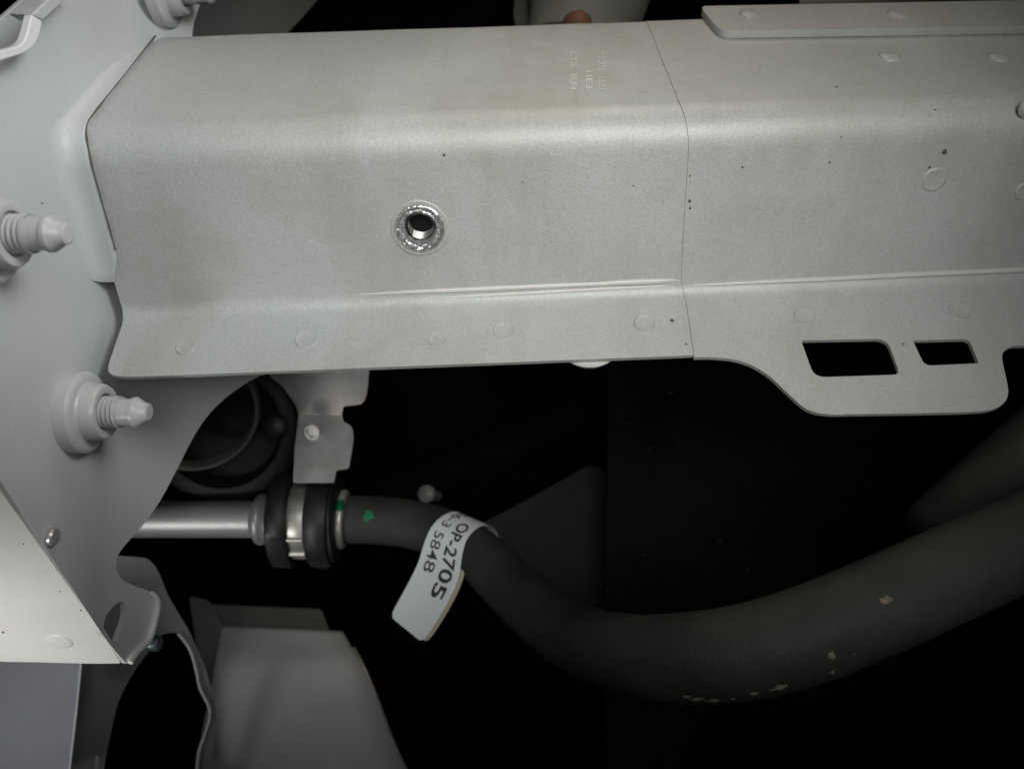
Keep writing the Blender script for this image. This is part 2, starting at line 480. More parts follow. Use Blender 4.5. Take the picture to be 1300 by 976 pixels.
outline.append(Vector((seam(1.0), outline[-1].y, 0)))
h1 = rounded([flange_uv(x, y, OFF) for x, y in [(1017, 432), (1126, 430), (1143, 475), (1034, 479)]], [0.0015, 0.006, 0.0035, 0.006])
h2 = rounded([flange_uv(x, y, OFF) for x, y in [(1159, 432), (1230, 430), (1243, 461), (1174, 464)]], [0.001, 0.003, 0.001, 0.004])
me = sheet(seam, 0.40, 46, OFF, [(p.x, p.y) for p in outline], [h1, h2])
rs = link('rail_sheet', me, M['rail'], rail, 40); tag(rs, 'lapped grey rail section with two slots in its flange')
thicken(rs, 0.0024, -1, 0.0003)

gap = []
for j in range(2, NSEC - 1):
    u = j / (NSEC - 1); q = section(seam(u), 0.0002)[j]; gap.append(wavy(Vector((seam(u) - 0.0001, q.x, q.y))))
for k in range(6):
    gap.append(flange_pt(seam(1) , FLAT + (w_edge - FLAT - 0.001) * (k + 1) / 6, 0.0002))
link('seam_gap', from_bm(tube_bm(gap, [0.00006 + 0.00016 * abs(noise.noise(p * 60)) for p in gap], 8)), M['gap'], rail, 80)

# doubler plate on the upper face
def top_plane(off):
    def f(px, py):
        X = (px - 650) / F_PX * 0.45
        for _ in range(8):
            c = offs(corners(X), off); R, B = c[0], c[1]
            n = Vector((1, 0, 0.033)).cross(Vector((0, (B - R).x, (B - R).y))).normalized()
            h = hit(px, py, Vector((X, B.x, B.y)), n); X = h.x
        return h
    return f
def topn():
    R, B = corners(0)[:2]; n = Vector((1, 0, 0.033)).cross(Vector((0, (B - R).x, (B - R).y))).normalized()
    return n if n.y < 0 else -n
TP = top_plane(OFF + 0.0046)
dl = rounded([(888, 8), (914, 40), (1420, 32), (1420, -2)], [9, 14, 2, 2])
dp = sheet_px('doubler_plate', [dl], TP, M['rail'], rail, 0.0042, 0.0012)
tag(dp, 'flat reinforcing plate welded on the upper face')

# spot weld marks
def dimple(pt, n, r, name='spot_weld', h=0.0005, mat=None, parent=rail, ring=True):
    prof = [(-0.0006, r * 1.08), (0.00005, r * 1.0), (h, r * 0.9), (h * 0.55, r * 0.72), (h * 0.35, r * 0.4), (h * 0.35, r * 0.05)] if ring else \
           [(-0.0006, r * 1.05), (h * 0.35, r * 0.95), (h * 0.8, r * 0.7), (h, r * 0.35), (h, r * 0.05)]
    return link(name, from_bm(lathe_bm(prof, pt, n, 26, None, lambda a, rr, t: (0, rr * 0.05 * noise.noise(Vector((math.cos(t), math.sin(t), pt.x * 50)))), False, True)), mat or M['rail'], parent, 60)
def fl_n(off=0):
    A, B = flange_pt(0, 0, off), flange_pt(0, 0.04, off); n = (B - A).cross(Vector((1, 0, 0.037))).normalized()
    return n if n.y < 0 else -n
for (x, y, r, off) in [(235, 441, 12, 0), (389, 431, 15, 0), (555, 432, 12, 0), (640, 420, 15, 0), (818, 411, 14, 0), (1021, 403, 14, OFF), (1217, 396, 14, OFF)]:
    uv = flange_uv(x, y, off); dimple(flange_pt(uv.x, uv.y, off), fl_n(off), r * 0.00042, h=0.0008)
for (x, y) in [(1129, 72), (1268, 73)]:
    dimple(top_plane(OFF)(x, y), topn(), 0.0062, h=0.0016, ring=False)
for (x, y) in [(951, 18), (1139, 18)]:
    dimple(top_plane(OFF + 0.0046)(x, y), topn(), 0.0062, h=0.0014, ring=False)
for (x, y, r) in [(1186, 228, 0.0065), (1300, 243, 0.005)]:
    p, n = face_pt(x, y); dimple(p + n * OFF, n, r, h=0.0005)
p, n = face_pt(1308, 138); dimple(p + n * (OFF - .001), n, 0.005, h=0.0009, ring=False, name='welded_stub')

# dirt specks on the paint
def speck(pt, n, r, name='dirt_speck'):
    s = random.random() * 9
    link(name, from_bm(lathe_bm([(0.0001, r * 1.1), (0.00035, r * 0.8), (0.00045, r * 0.2)], pt, n, 9, None, lambda a, rr, t: (0, rr * 0.55 * noise.noise(Vector((math.cos(t) * 1.3, math.sin(t) * 1.3, s)))), False, True)), M['speck'], rail, 60)
for (x, y, r, off) in [(564, 197, 1.6, 0), (664, 231, 0.9, 0), (804, 236, 0.8, 0), (1198, 193, 3.0, OFF), (1068, 174, 0.9, OFF), (1053, 206, 1.4, OFF), (942, 212, 1.3, OFF), (1180, 212, 1.6, OFF), (875, 255, 1.8, OFF), (876, 264, 1.4, OFF), (876, 223, 1.0, OFF)]:
    p, n = face_pt(x, y); speck(p + n * off, n, r * 0.00042)
for (x, y, r, off) in [(853, 407, 2.4, 0), (871, 437, 1.2, 0), (1147, 437, 1.3, OFF)]:
    uv = flange_uv(x, y, off); speck(flange_pt(uv.x, uv.y, off), fl_n(off), r * 0.00042)
for (x, y, r) in [(1062, 111, 1.7), (1187, 140, 1.4)]:
    speck(top_plane(OFF)(x, y), topn(), r * 0.00044)
# pale glossy ridges added to draw the highlight along the crease
def glint_ridge(px0, px1, w0, w1, r, name='crease_glint', matn='weld'):
    pts = []
    for i in range(25):
        t = i / 24; x = px0 + (px1 - px0) * t; X = (x - 650) / F_PX * 0.44
        w = w0 + (w1 - w0) * t
        pts.append(Vector((X, 0, 0)))
        c = corners(X); B, C, F = c[1], c[2], c[3]
        c0 = C + (B - C).normalized() * TC; c1 = C + (F - C).normalized() * TC
        q = c0 * (1 - w) ** 2 + C * 2 * w * (1 - w) + c1 * w * w
        pts[-1] = wavy(Vector((X, q.x, q.y))) + Vector((0, 0.0006 - (0.0012 if px0 > 870 else 0), 0.0003))
    n = len(pts); rad = [r * (0.15 + 0.85 * math.sin(math.pi * (i + 0.3) / (n - 0.4)) ** 0.5) for i in range(n)]
    link(name, from_bm(tube_bm(pts, rad, 10)), M[matn], rail, 80)
glint_ridge(446, 872, 0.05, 0.02, 0.0019); glint_ridge(530, 868, 0.42, 0.22, 0.0014); glint_ridge(755, 862, 0.0, -0.02, 0.0021); glint_ridge(878, 1500, 0.30, 0.12, 0.0016)

# faint stamped characters on the upper face
def text_bm(body, size, bold=0.0, spacing=1.0):
    cu = bpy.data.curves.new('tmp_text', 'FONT'); cu.body = body; cu.size = size; cu.offset = bold; cu.resolution_u = 3; cu.space_character = spacing
    ob = bpy.data.objects.new('tmp_text', cu); COL.objects.link(ob)
    dg = bpy.context.evaluated_depsgraph_get(); dg.update()
    me = bpy.data.meshes.new_from_object(ob.evaluated_get(dg))
    bpy.data.objects.remove(ob); bpy.data.curves.remove(cu)
    bm = bmesh.new(); bm.from_mesh(me); bpy.data.meshes.remove(me)
    return bm
tpl = top_plane(0.00035)
for (line, px, py0, py1) in [('MON  1SE1', 760, 67, 114), ('1IE3', 744, 90, 113), ('CTIE  3KF4', 724, 65, 114)]:
    bm = text_bm(line, 1.0); xs = [v.co.x for v in bm.verts]; x0, x1 = min(xs), max(xs)
    for v in bm.verts:
        t = (v.co.x - x0) / (x1 - x0); v.co = tpl(px + v.co.y * 11.5, py0 + (py1 - py0) * t)
    me = bpy.data.meshes.new('txt'); bm.to_mesh(me); bm.free()
    link('stamped_characters', me, M['chalk'], rail, None)

# weld nut peeping under the flange
gp = flange_pt(0.045, w_edge - 0.001) + Vector((0, 0.0065, 0))
wn = link('weld_nut', from_bm(lathe_bm([(0, 0.004), (0.0, 0.0165), (0.0012, 0.0175), (0.004, 0.0165), (0.006, 0.012)], flange_pt(0.042, w_edge - 0.013) + Vector((0, 0.004, 0)), -fl_n(), 40)), M['weld'], rail, 45)

# ------------------------------------------------------------------ mounting plate, square to the rail at its left end
def xplate(Y): return -0.226 + 5.2 * max(0.0, Y - 0.433) ** 2
def plate_uv(px, py):
    k = (px - 650) / F_PX; lo_, hi_ = 0.2, 1.2
    f = lambda Y: k * Y - xplate(Y)
    # march outward until the ray meets the sheet
    Y = 0.25; prev = f(Y)
    while Y < 1.2:
        Y2 = Y + 0.004; c = f(Y2)
        if prev > 0 >= c or prev < 0 <= c:
            a, b = Y, Y2
            for _ in range(30):
                m = (a + b) / 2
                if (f(a) > 0) == (f(m) > 0): a = m
                else: b = m
            Y = (a + b) / 2; break
        Y = Y2; prev = c
    return Vector((Y, (488 - py) / F_PX * Y))
def plate_pt(px, py):
    q = plate_uv(px, py); return Vector((xplate(q.x), q.x, q.y))

mp = empty('mounting_plate', (-0.235, 0.42, 0.0), 'grey primed mounting plate with protruding studs at the rail end', 'mounting plate')
edge = [(268, -40), (256, 0), (246, 30), (240, 75)]
low = [(328, 478), (310, 488), (283, 508), (262, 530), (245, 556), (225, 595), (203, 636), (180, 668), (157, 694), (149, 707), (148, 722), (155, 735), (170, 743), (187, 749), (196, 758), (197, 772), (192, 795), (186, 812), (176, 822), (167, 832), (161, 842)]
lowpts = catmull([plate_uv(*p) for p in low], 4)
ppts = [plate_uv(*p) for p in edge] + [Vector((0.60, 0.10)), Vector((0.585, 0.03))] + [Vector((p.x, p.y)) for p in lowpts]
foldA, foldB = plate_uv(161, 842), plate_uv(-2, 606)
far = foldB + (foldB - foldA) * 0.22
ppts += [foldB, far, Vector((0.312, 0.02)), Vector((0.312, 0.10)), plate_uv(-20, 73), plate_uv(0, 67), plate_uv(24, 60), plate_uv(33, 53), plate_uv(38, 41), plate_uv(44, 18), plate_uv(88, -24), plate_uv(110, -45), Vector((0.55, 0.36))]
slot = [plate_uv(x, y) for x, y in [(133, 786), (139, 775), (148, 766), (156, 764), (159, 772), (157, 788), (152, 802), (146, 815), (132, 806)]]
slot = [Vector((p.x, p.y)) for p in catmull(slot, 4, True)]
bm = fill2d([ppts, slot])
for k in range(60):
    Yc = 0.43 + k * 0.004
    bmesh.ops.bisect_plane(bm, geom=bm.verts[:] + bm.edges[:] + bm.faces[:], plane_co=(Yc, 0, 0), plane_no=(1, 0, 0))
for v in bm.verts: v.co = Vector((xplate(v.co.x), v.co.x, v.co.y))
me = from_bm(bm)
if sum(p.normal.x * p.area for p in me.polygons) < 0: me.flip_normals()
pl = link('plate', me, M['plate'], mp, 35); thicken(pl, 0.0032, -1, 0.0009, 2)

curl = catmull([plate_pt(x, y) + Vector((0.0008, 0, 0)) for x, y in [(190, 751), (196.5, 760), (197, 772), (192, 795), (186, 812), (176, 822), (167, 832), (162, 840)]], 5)
link('curled_edge', from_bm(tube_bm(curl, [0.0008 + 0.0017 * math.sin(math.pi * min(1, (i + 1) / 14) / 2) for i in range(len(curl))], 12)), M['bare_plate'], mp, 80)
# lip that turns from the plate onto the rail
rows = []
secs = [None] * NSEC
j0, j1 = 3, NSEC - 12
xs = [(-0.2125, 0.0016), (-0.2150, 0.0016), (-0.2175, 0.0017), (-0.2198, 0.0019), (-0.2218, 0.0026), (-0.2235, 0.0038), (-0.2249, 0.0056), (-0.2257, 0.0080), (-0.2261, 0.0110), (-0.2264, 0.015)]
for (X, of) in xs:
    row = []
    for j in range(j0, j1 + 1):
        u = (j - j0) / (j1 - j0)
        x = X; kf = min(1, max(0, (u - 0.30) / 0.32)); kf = kf * kf * (3 - 2 * kf)
        if X > -0.2195:                                             # the lip is narrow on the upper face, wider on the front face
            kk = 0.42 + 0.58 * kf
            if u > 0.9: kk *= max(0.25, 1 - ((u - 0.9) / 0.1) ** 2)
            x = -0.2195 + (X + 0.2195) * kk
        q = section(X, 0.0017 + (of - 0.0017) * (0.45 + 0.55 * kf))[j]
        row.append(Vector((x, q.x, q.y)) + Vector((0, noise.noise(Vector((u * 14, X * 60, 1))) * 0.0004, 0)))
    rows.append(row)
me = from_bm(grid_bm(rows))
if sum(p.normal.y * p.area for p in me.polygons) > 0: me.flip_normals()
lp = link('rail_lip', me, M['plate'], mp, 60); thicken(lp, 0.0016, -1)
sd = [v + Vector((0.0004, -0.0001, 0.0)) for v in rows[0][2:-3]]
link('lip_gap_shade', from_bm(tube_bm(sd, [0.00025 + 0.0006 * abs(noise.noise(p * 90)) for p in sd], 8)), M['speck'], mp, 80)  # dark tube drawing the shadow and dirt in the gap at the lip
tag(lp, 'bent lip of the plate lapping onto the rail')

# downward facing fold at the lower left
A = Vector((-0.2262, foldA.x, foldA.y)); B = Vector((-0.2262, far.x, far.y))
fd = (B - A).normalized(); fr = Vector((-1, 0, 0))
L2 = (B - A).length
loop = [(0, 0), (L2, 0), (L2, 0.16), (-0.001, 0.16), (0.0028, 0.085), (0.0015, 0.05), (0.0, 0.02)]
bm = fill2d([rounded(loop, [0.003, 0, 0, 0, 0, 0, 0])])
for v in bm.verts: v.co = A + fd * v.co.x + fr * v.co.y
me = from_bm(bm)
fnorm = fd.cross(fr).normalized()
if fnorm.y > 0: fnorm = -fnorm
if sum(p.normal.dot(fnorm) * p.area for p in me.polygons) < 0: me.flip_normals()
fo = link('folded_flange', me, M['bare_plate'], mp, 35); thicken(fo, 0.0032, -1, 0.0010, 2)
tag(fo, 'pale triangular folded flange with oval weld mark')
def fold_pt(px, py): return hit(px, py, A, fnorm)
q = fold_pt(76, 814)
w = dimple(q, fnorm, 0.0075, h=0.0008, ring=False, parent=mp, mat=M['bare_plate'])
for (x, y, r) in [(4, 802, 1.8), (103, 774, 1.4), (76, 750, 0.9), (30, 690, 0.9)]:
    o = link('dirt_speck', from_bm(lathe_bm([(0.0001, r * .00045), (0.0004, r * .0003), (0.0005, r * .0001)], fold_pt(x, y), fnorm, 9, None, lambda a, rr, t: (0, rr * 0.5 * noise.noise(Vector((math.cos(t), math.sin(t), r)))), False, True)), M['rust'], mp, 60)
# small screw showing at the fold
q = plate_pt(63, 681)
link('screw_head', from_bm(lathe_bm([(-0.001, 0.0045), (0.0022, 0.0045), (0.0032, 0.0036), (0.0034, 0.001)], q, (1, 0, 0), 14)), M['zinc'], mp, 30)
for (x, y, r) in [(53, 258, 1.0), (141, 95, 1.6)]:
    q = plate_pt(x, y)
    link('dirt_speck', from_bm(lathe_bm([(0.0001, r * .0005), (0.0004, r * .0003), (0.0005, r * .0001)], q, (1, 0, 0), 9, None, None, False, True)), M['speck'], mp, 60)


def stud(py, Y, full, lab):
    z = (488 - py) / F_PX * Y
    o0 = Vector((xplate(Y), Y, z)); ax = (1, 0, 0)
    pr = [(0.006, 0.0088)]
    a = 0.0125
    for i in range(4):
        pr += [(a, 0.0068), (a + 0.0007, 0.0084), (a + 0.0013, 0.0084), (a + 0.0020, 0.0068)]; a += 0.0024
    pr += [(a + 0.0005, 0.0084), (a + 0.002, 0.0083), (0.0235, 0.0074), (0.0285, 0.0069), (0.0305, 0.0070), (0.0308, 0.0078), (0.0325, 0.0078), (0.0368, 0.0050), (0.0385, 0.0046), (0.0390, 0.0036)]
    s = link('stud', from_bm(lathe_bm(pr, o0, ax, 36)), M['stud'], mp, 24); tag(s, lab)
    link('washer', from_bm(lathe_bm([(0.0, 0.0215), (0.0006, 0.0216), (0.0066, 0.0213), (0.0078, 0.0202), (0.0084, 0.019), (0.0084, 0.0155), (0.0084, 0.009)], o0, ax, 48)), M['stud'], s, 32)
    link('collar', from_bm(lathe_bm([(0.0080, 0.0160), (0.0092, 0.0150), (0.0150, 0.0146), (0.0166, 0.0136), (0.0170, 0.0122), (0.0164, 0.0098), (0.0140, 0.0090)], o0, ax, 44)), M['stud'], s, 32)
stud(523, 0.407, True, 'grey painted stud below the rail flange'); stud(297, 0.332, True, 'grey painted stud at the left edge'); 
stud(-13, 0.478, True, 'stud cut by the top edge behind the rail')

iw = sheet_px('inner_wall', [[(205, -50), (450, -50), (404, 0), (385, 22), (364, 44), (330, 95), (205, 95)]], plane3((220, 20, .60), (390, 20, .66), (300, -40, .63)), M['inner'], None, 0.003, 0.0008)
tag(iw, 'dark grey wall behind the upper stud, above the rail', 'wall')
# ------------------------------------------------------------------ bent bracket at the top left
bb = empty('bent_bracket', (-0.222, 0.35, 0.16), 'thick pale bent steel strip in the top left corner', 'bracket')
XB = -0.2135
def xb(px, py):
    Y = XB / ((px - 650) / F_PX); return Vector((XB, Y, (488 - py) / F_PX * Y))
outer = [(-40, 92), (0, 78), (28, 69), (42, 60), (50, 47), (54, 27)]
inner = [(-40, 77), (0, 65), (22, 59), (31, 52), (35, 42), (41, 19)]
ro = catmull([xb(*p) for p in outer], 5); ri = catmull([xb(*p) for p in inner], 5)
dx = Vector((-0.004, 0, 0))
def xw(px, py, X=-0.275):
    Y = X / ((px - 650) / F_PX); return Vector((X, Y, (488 - py) / F_PX * Y))
bm = bmesh.new(); bm.faces.new([bm.verts.new(xw(*p)) for p in [(-60, 95), (45, 75), (110, -20), (33, -4), (-2, 27), (-60, 70)]])
me = from_bm(bm)
if me.polygons[0].normal.x < 0: me.flip_normals()
o = link('recessed_web', me, M['grey_panel'], bb, 30); thicken(o, 0.003, -1, 0.0006)
rows = [[a, b, b + dx, a + dx] for a, b in zip(ro, ri)]
bm = grid_bm(rows, None, True); bm.verts.ensure_lookup_table(); n = len(rows) - 1
bm.faces.new([bm.verts[k] for k in range(4)]); bm.faces.new([bm.verts[n * 4 + k] for k in range(4)])
o = link('strip', from_bm(bm), M['bare_plate'], bb, 40); b_ = o.modifiers.new('bevel', 'BEVEL'); b_.width = 0.0006; b_.segments = 2; b_.limit_method = 'ANGLE'
ao = [xb(54, 27), xb(98, -14)]; ai = [xb(41, 19), xb(84, -22)]
d2 = Vector((-0.011, 0.0, 0))
bm = bmesh.new()
c8 = [ao[0], ai[0], ai[1], ao[1]]
c8 = [p + Vector((0.0, 0.0004, 0.0004)) for p in c8]
vs = [bm.verts.new(p) for p in c8] + [bm.verts.new(p + d2) for p in c8]
for f in [(0, 1, 2, 3), (4, 7, 6, 5), (0, 4, 5, 1), (1, 5, 6, 2), (2, 6, 7, 3), (3, 7, 4, 0)]: bm.faces.new([vs[k] for k in f])
o = link('arm', from_bm(bm), M['rail'], bb, 40); b_ = o.modifiers.new('bevel', 'BEVEL'); b_.width = 0.0006; b_.segments = 2

# ------------------------------------------------------------------ pipe, clamp, hose
D = 0.60
zc = (488 - 659) / F_PX * D
def X_at(px, d=D): return (px - 650) / F_PX * d
pipe = empty('coolant_pipe', (X_at(260), D, zc), 'bare aluminium pipe with rolled beads running into the rubber clamp', 'pipe')
link('pipe_tube', from_bm(lathe_bm([(0, 0.0138), (X_at(326) - X_at(60), 0.0138)], (X_at(60), D, zc), (1, 0, 0), 40)), M['pipe'], pipe, 50)
x0 = X_at(322)
pr = [(0, 0.0138), (0.0015, 0.0150), (0.0035, 0.0185), (0.0060, 0.0195), (0.0085, 0.0190), (0.0095, 0.0178), (0.0105, 0.0192), (0.0125, 0.0212), (0.0165, 0.0216), (0.021, 0.0205)]
link('bead', from_bm(lathe_bm(pr, (x0, D, zc), (1, 0, 0), 44)), M['pipe'], pipe, 50)

cl = empty('pipe_clamp', (X_at(392), D, zc - 0.033), 'black rubber pipe clamp ring with shiny metal band', 'clamp')
def ang(a, r, t): return (0.0012 * noise.noise(Vector((math.cos(t) * 2, math.sin(t) * 2, a * 300))), 0.0020 * noise.noise(Vector((math.cos(t) * 1.5, math.sin(t) * 1.5, a * 60))))
def rr(pr, x): return from_bm(lathe_bm(pr, (x, D, zc), (1, 0, 0), 44, None, ang))
link('rubber_ring', rr([(0, 0.020), (0.0004, 0.0340), (0.002, 0.0356), (0.0125, 0.0352), (0.0142, 0.0340), (0.0146, 0.02)], X_at(352)), M['rubber'], cl, 50)
link('rubber_ring', rr([(0, 0.020), (0.0004, 0.0340), (0.0018, 0.0352), (0.012, 0.0356), (0.0160, 0.0345), (0.0168, 0.0318), (0.019, 0.0318), (0.0205, 0.029), (0.0208, 0.02)], X_at(398)), M['rubber'], cl, 50)
bandp = []
for i in range(9): bandp.append((0.0004 + i * 0.0015, 0.0296 + 0.0006 * math.sin(math.pi * i / 8)))
bd = link('band', from_bm(lathe_bm([(0, 0.02)] + bandp + [(0.0128, 0.02)], (X_at(376.3), D, zc), (1, 0, 0), 48, None, lambda a, r, t: (0, 0.0014 * noise.noise(Vector((math.cos(t) * 3, math.sin(t) * 3, 4.0))) if r > 0.021 else 0))), M['band'], cl, 50)
# band buckle: two folded tabs on the camera side
for (py, hh) in ((686, 0.0022), (706, 0.003)):
    zz = (488 - py) / F_PX * 0.57; bm = bmesh.new(); bmesh.ops.create_cube(bm, size=1)
    for v in bm.verts: v.co = Vector((X_at(387) + v.co.x * 0.0118, D - 0.0302 * math.cos(math.asin(min(0.98, abs(zc - zz) / 0.0302))) - 0.0004 + v.co.y * 0.0026, zz + v.co.z * hh))
    o = link('buckle_tab', from_bm(bm), M['band'], bd, 40); b_ = o.modifiers.new('bevel', 'BEVEL'); b_.width = 0.0005; b_.segments = 2

hp = [(438, 659, 0.600, .0180), (475, 660, 0.600, .0180), (515, 664, 0.598, .0181), (560, 676, 0.590, .0184), (603, 701, 0.572, .0188), (645, 742, 0.545, .0193), (690, 782, 0.505, .0198), (745, 815, 0.455, .0202),
      (810, 832, 0.405, .0206), (880, 834, 0.372, .0208), (950, 826, 0.360, .0210), (1030, 803, 0.356, .0211), (1110, 771, 0.358, .0212), (1190, 735, 0.364, .0212), (1270, 699, 0.374, .0212), (1360, 655, 0.39, .0212), (1460, 600, 0.41, .0212), (1560, 540, 0.44, .0212)]
cpath = catmull([P(a, b, c) for a, b, c, r in hp], 6)
rpath = []
for i in range(len(hp) - 1):
    for k in range(6): rpath.append(hp[i][3] + (hp[i + 1][3] - hp[i][3]) * k / 6)
rpath.append(hp[-1][3])
def on_hose(px, py, d, r): return P(px, py, d - r)
g1 = on_hose(467, 655, .600, .0178); g2 = P(433, 640, 0.583)
DUST = (0.20, 0.185, 0.15)
M['hose'] = surface('black_fabric_hose', (0.029, 0.0295, 0.027), 0.66, grain=520, grain_s=0.7, grain_d=0.0006, var=0.35, var_scale=22, spec=0.3, flake=(0.085, 0.08, 0.065), flake_scale=230, flake_lo=0.685,
                    paint=[(tuple(g1 + Vector((.003, .003, .003))), 0.0036, (0.008, 0.15, 0.055))])
M['ring'] = surface('pale_clamp_ring', (0.5, 0.48, 0.45), 0.4, metal=0.5, grain_s=0.3, var=0.15, var_scale=60, paint=[(tuple(g2 + Vector((.003, .003, .003))), 0.0046, (0.008, 0.20, 0.07))])
hose = empty('coolant_hose', P(870, 890, 0.37), 'thick black coolant hose sweeping from the clamp to the right edge', 'hose')
link('hose_tube', from_bm(tube_bm(cpath, rpath, 44)), M['hose'], hose, 80)
link('end_ring', from_bm(lathe_bm([(0, 0.0185), (0.0002, 0.0215), (0.0016, 0.0226), (0.0042, 0.0224), (0.0052, 0.0212), (0.0054, 0.0185)], (X_at(431), D, zc), (1, 0.0, 0), 44, None, lambda a, r, t: (0.0012 * math.sin(t), 0))), M['ring'], hose, 50)
# dried mud patches along the underside of the hose
for (x, y, a, b) in [(884, 886, 9, 2.5), (906, 889, 10, 3.2), (992, 872, 10, 3), (1124, 762, 5, 3.5), (872, 880, 6, 2), (1055, 832, 3, 3), (930, 886, 3, 1.6), (958, 880, 6, 1.6), (1057, 853, 4, 1.6), (690, 841, 1.5, 3)]:
    # put the patch on the hose surface where the sight line meets it
    r_ = ray(x, y).normalized(); best = None
    for i in range(len(cpath) - 1):
        c = cpath[i]; t = c.dot(r_); dist = (r_ * t - c).length
        if best is None or dist / rpath[i] < best[0]: best = (dist / rpath[i], i, t, dist)
    _, i, t, dist = best; R_ = rpath[i] * 1.0
    t = t - math.sqrt(max(0.0, R_ ** 2 - min(dist, R_ * .995) ** 2)); pt = r_ * t
    n = (pt - cpath[i]).normalized(); tg = (cpath[i + 1] - cpath[i]).normalized(); n = (n - tg * n.dot(tg)).normalized(); v = n.cross(tg)
    pt = cpath[i] + tg * (pt - cpath[i]).dot(tg) + n * R_
    bm = bmesh.new(); ring = []
    for k in range(14):
        an = 2 * math.pi * k / 14; f = 1.25 + 1.1 * noise.noise(Vector((math.cos(an) * 1.6, math.sin(an) * 1.6, x * 0.37)))
        e = tg * math.cos(an) * a * 0.00036 * f + v * math.sin(an) * b * 0.00036 * 1.5 * f
        ring.append(bm.verts.new(pt + e + n * (-0.0004)))
    c = bm.verts.new(pt + n * 0.0006)
    for k in range(14): bm.faces.new((ring[k], ring[(k + 1) % 14], c))
    link('mud_patch', from_bm(bm), M['mud'], hose, 80)

# ------------------------------------------------------------------ paper label wrapped over the hose
lab = empty('hose_label', P(520, 800, 0.55), 'white paper label flag printed OP-2705 wrapped over the black hose', 'label')
Lp = [(596, 664, .604), (588, 653, .592), (576, 649, .580), (560, 656, .571), (547, 670, .5655), (538, 691, .562), (530, 716, .561), (515, 746, .560), (495, 782, .559)]
Rp = [(634, 682, .598), (626, 669, .584), (612, 667, .5715), (600, 675, .5615), (591, 688, .556), (586, 708, .5535), (582, 734, .553), (566, 769, .5535), (537, 816, .554)]
cl_ = catmull([P(*p) for p in Lp], 5); cr_ = catmull([P(*p) for p in Rp], 5)
NL = len(cl_) - 1
def strip(u, v, lift=0.0):
    """u 0..1 along the strip, v 0..1 from left edge to right edge"""
    f = min(max(u, 0), 1) * NL; i = min(int(f), NL - 1); t = f - i
    a = cl_[i].lerp(cl_[i + 1], t); b = cr_[i].lerp(cr_[i + 1], t)
    p = a.lerp(b, v)
    n = (b - a).cross((cl_[i + 1] + cr_[i + 1]) - (cl_[i] + cr_[i])).normalized()
    if n.y > 0: n = -n
    return p + n * lift
def strip_mesh(lift, v0, v1, u0, u1, rnd=0.05):
    rows = []
    for i in range(61):
        u = u0 + (u1 - u0) * i / 60
        e = max(0.0, (u - (u1 - rnd)) / rnd); ins_ = 0.10 * (1 - math.sqrt(max(0, 1 - e * e)))
        rows.append([strip(u, v0 + ins_ + (v1 - v0 - 2 * ins_) * k / 8, lift) for k in range(9)])
    me = from_bm(grid_bm(rows))
    if sum(p.normal.y * p.area for p in me.polygons) > 0: me.flip_normals()
    return me
o = link('paper', strip_mesh(0.0, 0, 1, 0, 1), M['tag'], lab, 80); thicken(o, 0.0003, -1)
o = link('backing', strip_mesh(-0.0016, 0.02, 1.09, 0.70, 0.992), M['tagback'], lab, 80); thicken(o, 0.0003, -1)
tag(o, 'cream coloured second ply of the label')
def print_line(body, u0, u1, v0, v1, bold, squeeze=0.0):
    bm = text_bm(body, 1.0, bold); xs = [v.co.x for v in bm.verts]; ys = [v.co.y for v in bm.verts]
    x0, x1, y0, y1 = min(xs), max(xs), min(ys), max(ys)
    bmesh.ops.triangulate(bm, faces=bm.faces)
    bmesh.ops.subdivide_edges(bm, edges=[e for e in bm.edges if e.calc_length() > 0.15], cuts=2)
    for v in bm.verts:
        v.co = strip(u0 + (u1 - u0) * (v.co.x - x0) / (x1 - x0), v0 + (v1 - v0) * (v.co.y - y0) / (y1 - y0), 0.00025)
    me = bpy.data.meshes.new('txt'); bm.to_mesh(me); bm.free()
    link('printed_text', me, M['ink'], lab, None)
print_line('OP-2705', 0.33, 0.865, 0.54, 0.86, 0.02)
print_line('56-3 5848', 0.205, 0.77, 0.15, 0.41, 0.003)

# ------------------------------------------------------------------ galvanised support bracket above the clamp
sb = empty('support_bracket', P(400, 590, 0.585), 'galvanised steel bracket with small bolt above the rubber clamp', 'bracket')
up = rounded([(335, 455), (470, 452), (466, 500), (461, 513), (436, 516), (434, 527), (379, 527), (376, 515), (360, 492), (343, 478)], [2, 2, 6, 7, 2, 0, 0, 4, 6, 6])
plu = plane3((340, 470, 0.560), (460, 470, 0.560), (400, 527, 0.590))
sheet_px('upper_leaf', [up], plu, M['zinc'], sb, 0.002, 0.0005)
dn = rounded([(379.2, 527), (434, 527), (436, 535), (447, 541), (449, 556), (443, 594), (427, 596), (424, 612), (372, 612), (374, 570)], [0, 0, 2, 5, 4, 4, 3, 2, 2, 4])
pld = plane3((379, 527, 0.590), (434, 527, 0.590), (400, 590, 0.572))
sheet_px('lower_leaf', [dn], pld, M['zinc'], sb, 0.002, 0.0005)
q = pld(398, 547); nn = Vector((0, -0.93, -0.12)).normalized()
link('bolt', from_bm(lathe_bm([(0, 0.0062), (0.0045, 0.0060), (0.0055, 0.0054), (0.0055, 0.0042), (0.0030, 0.0040), (0.0030, 0.0005)], q, nn, 26)), M['zinc'], sb, 40)

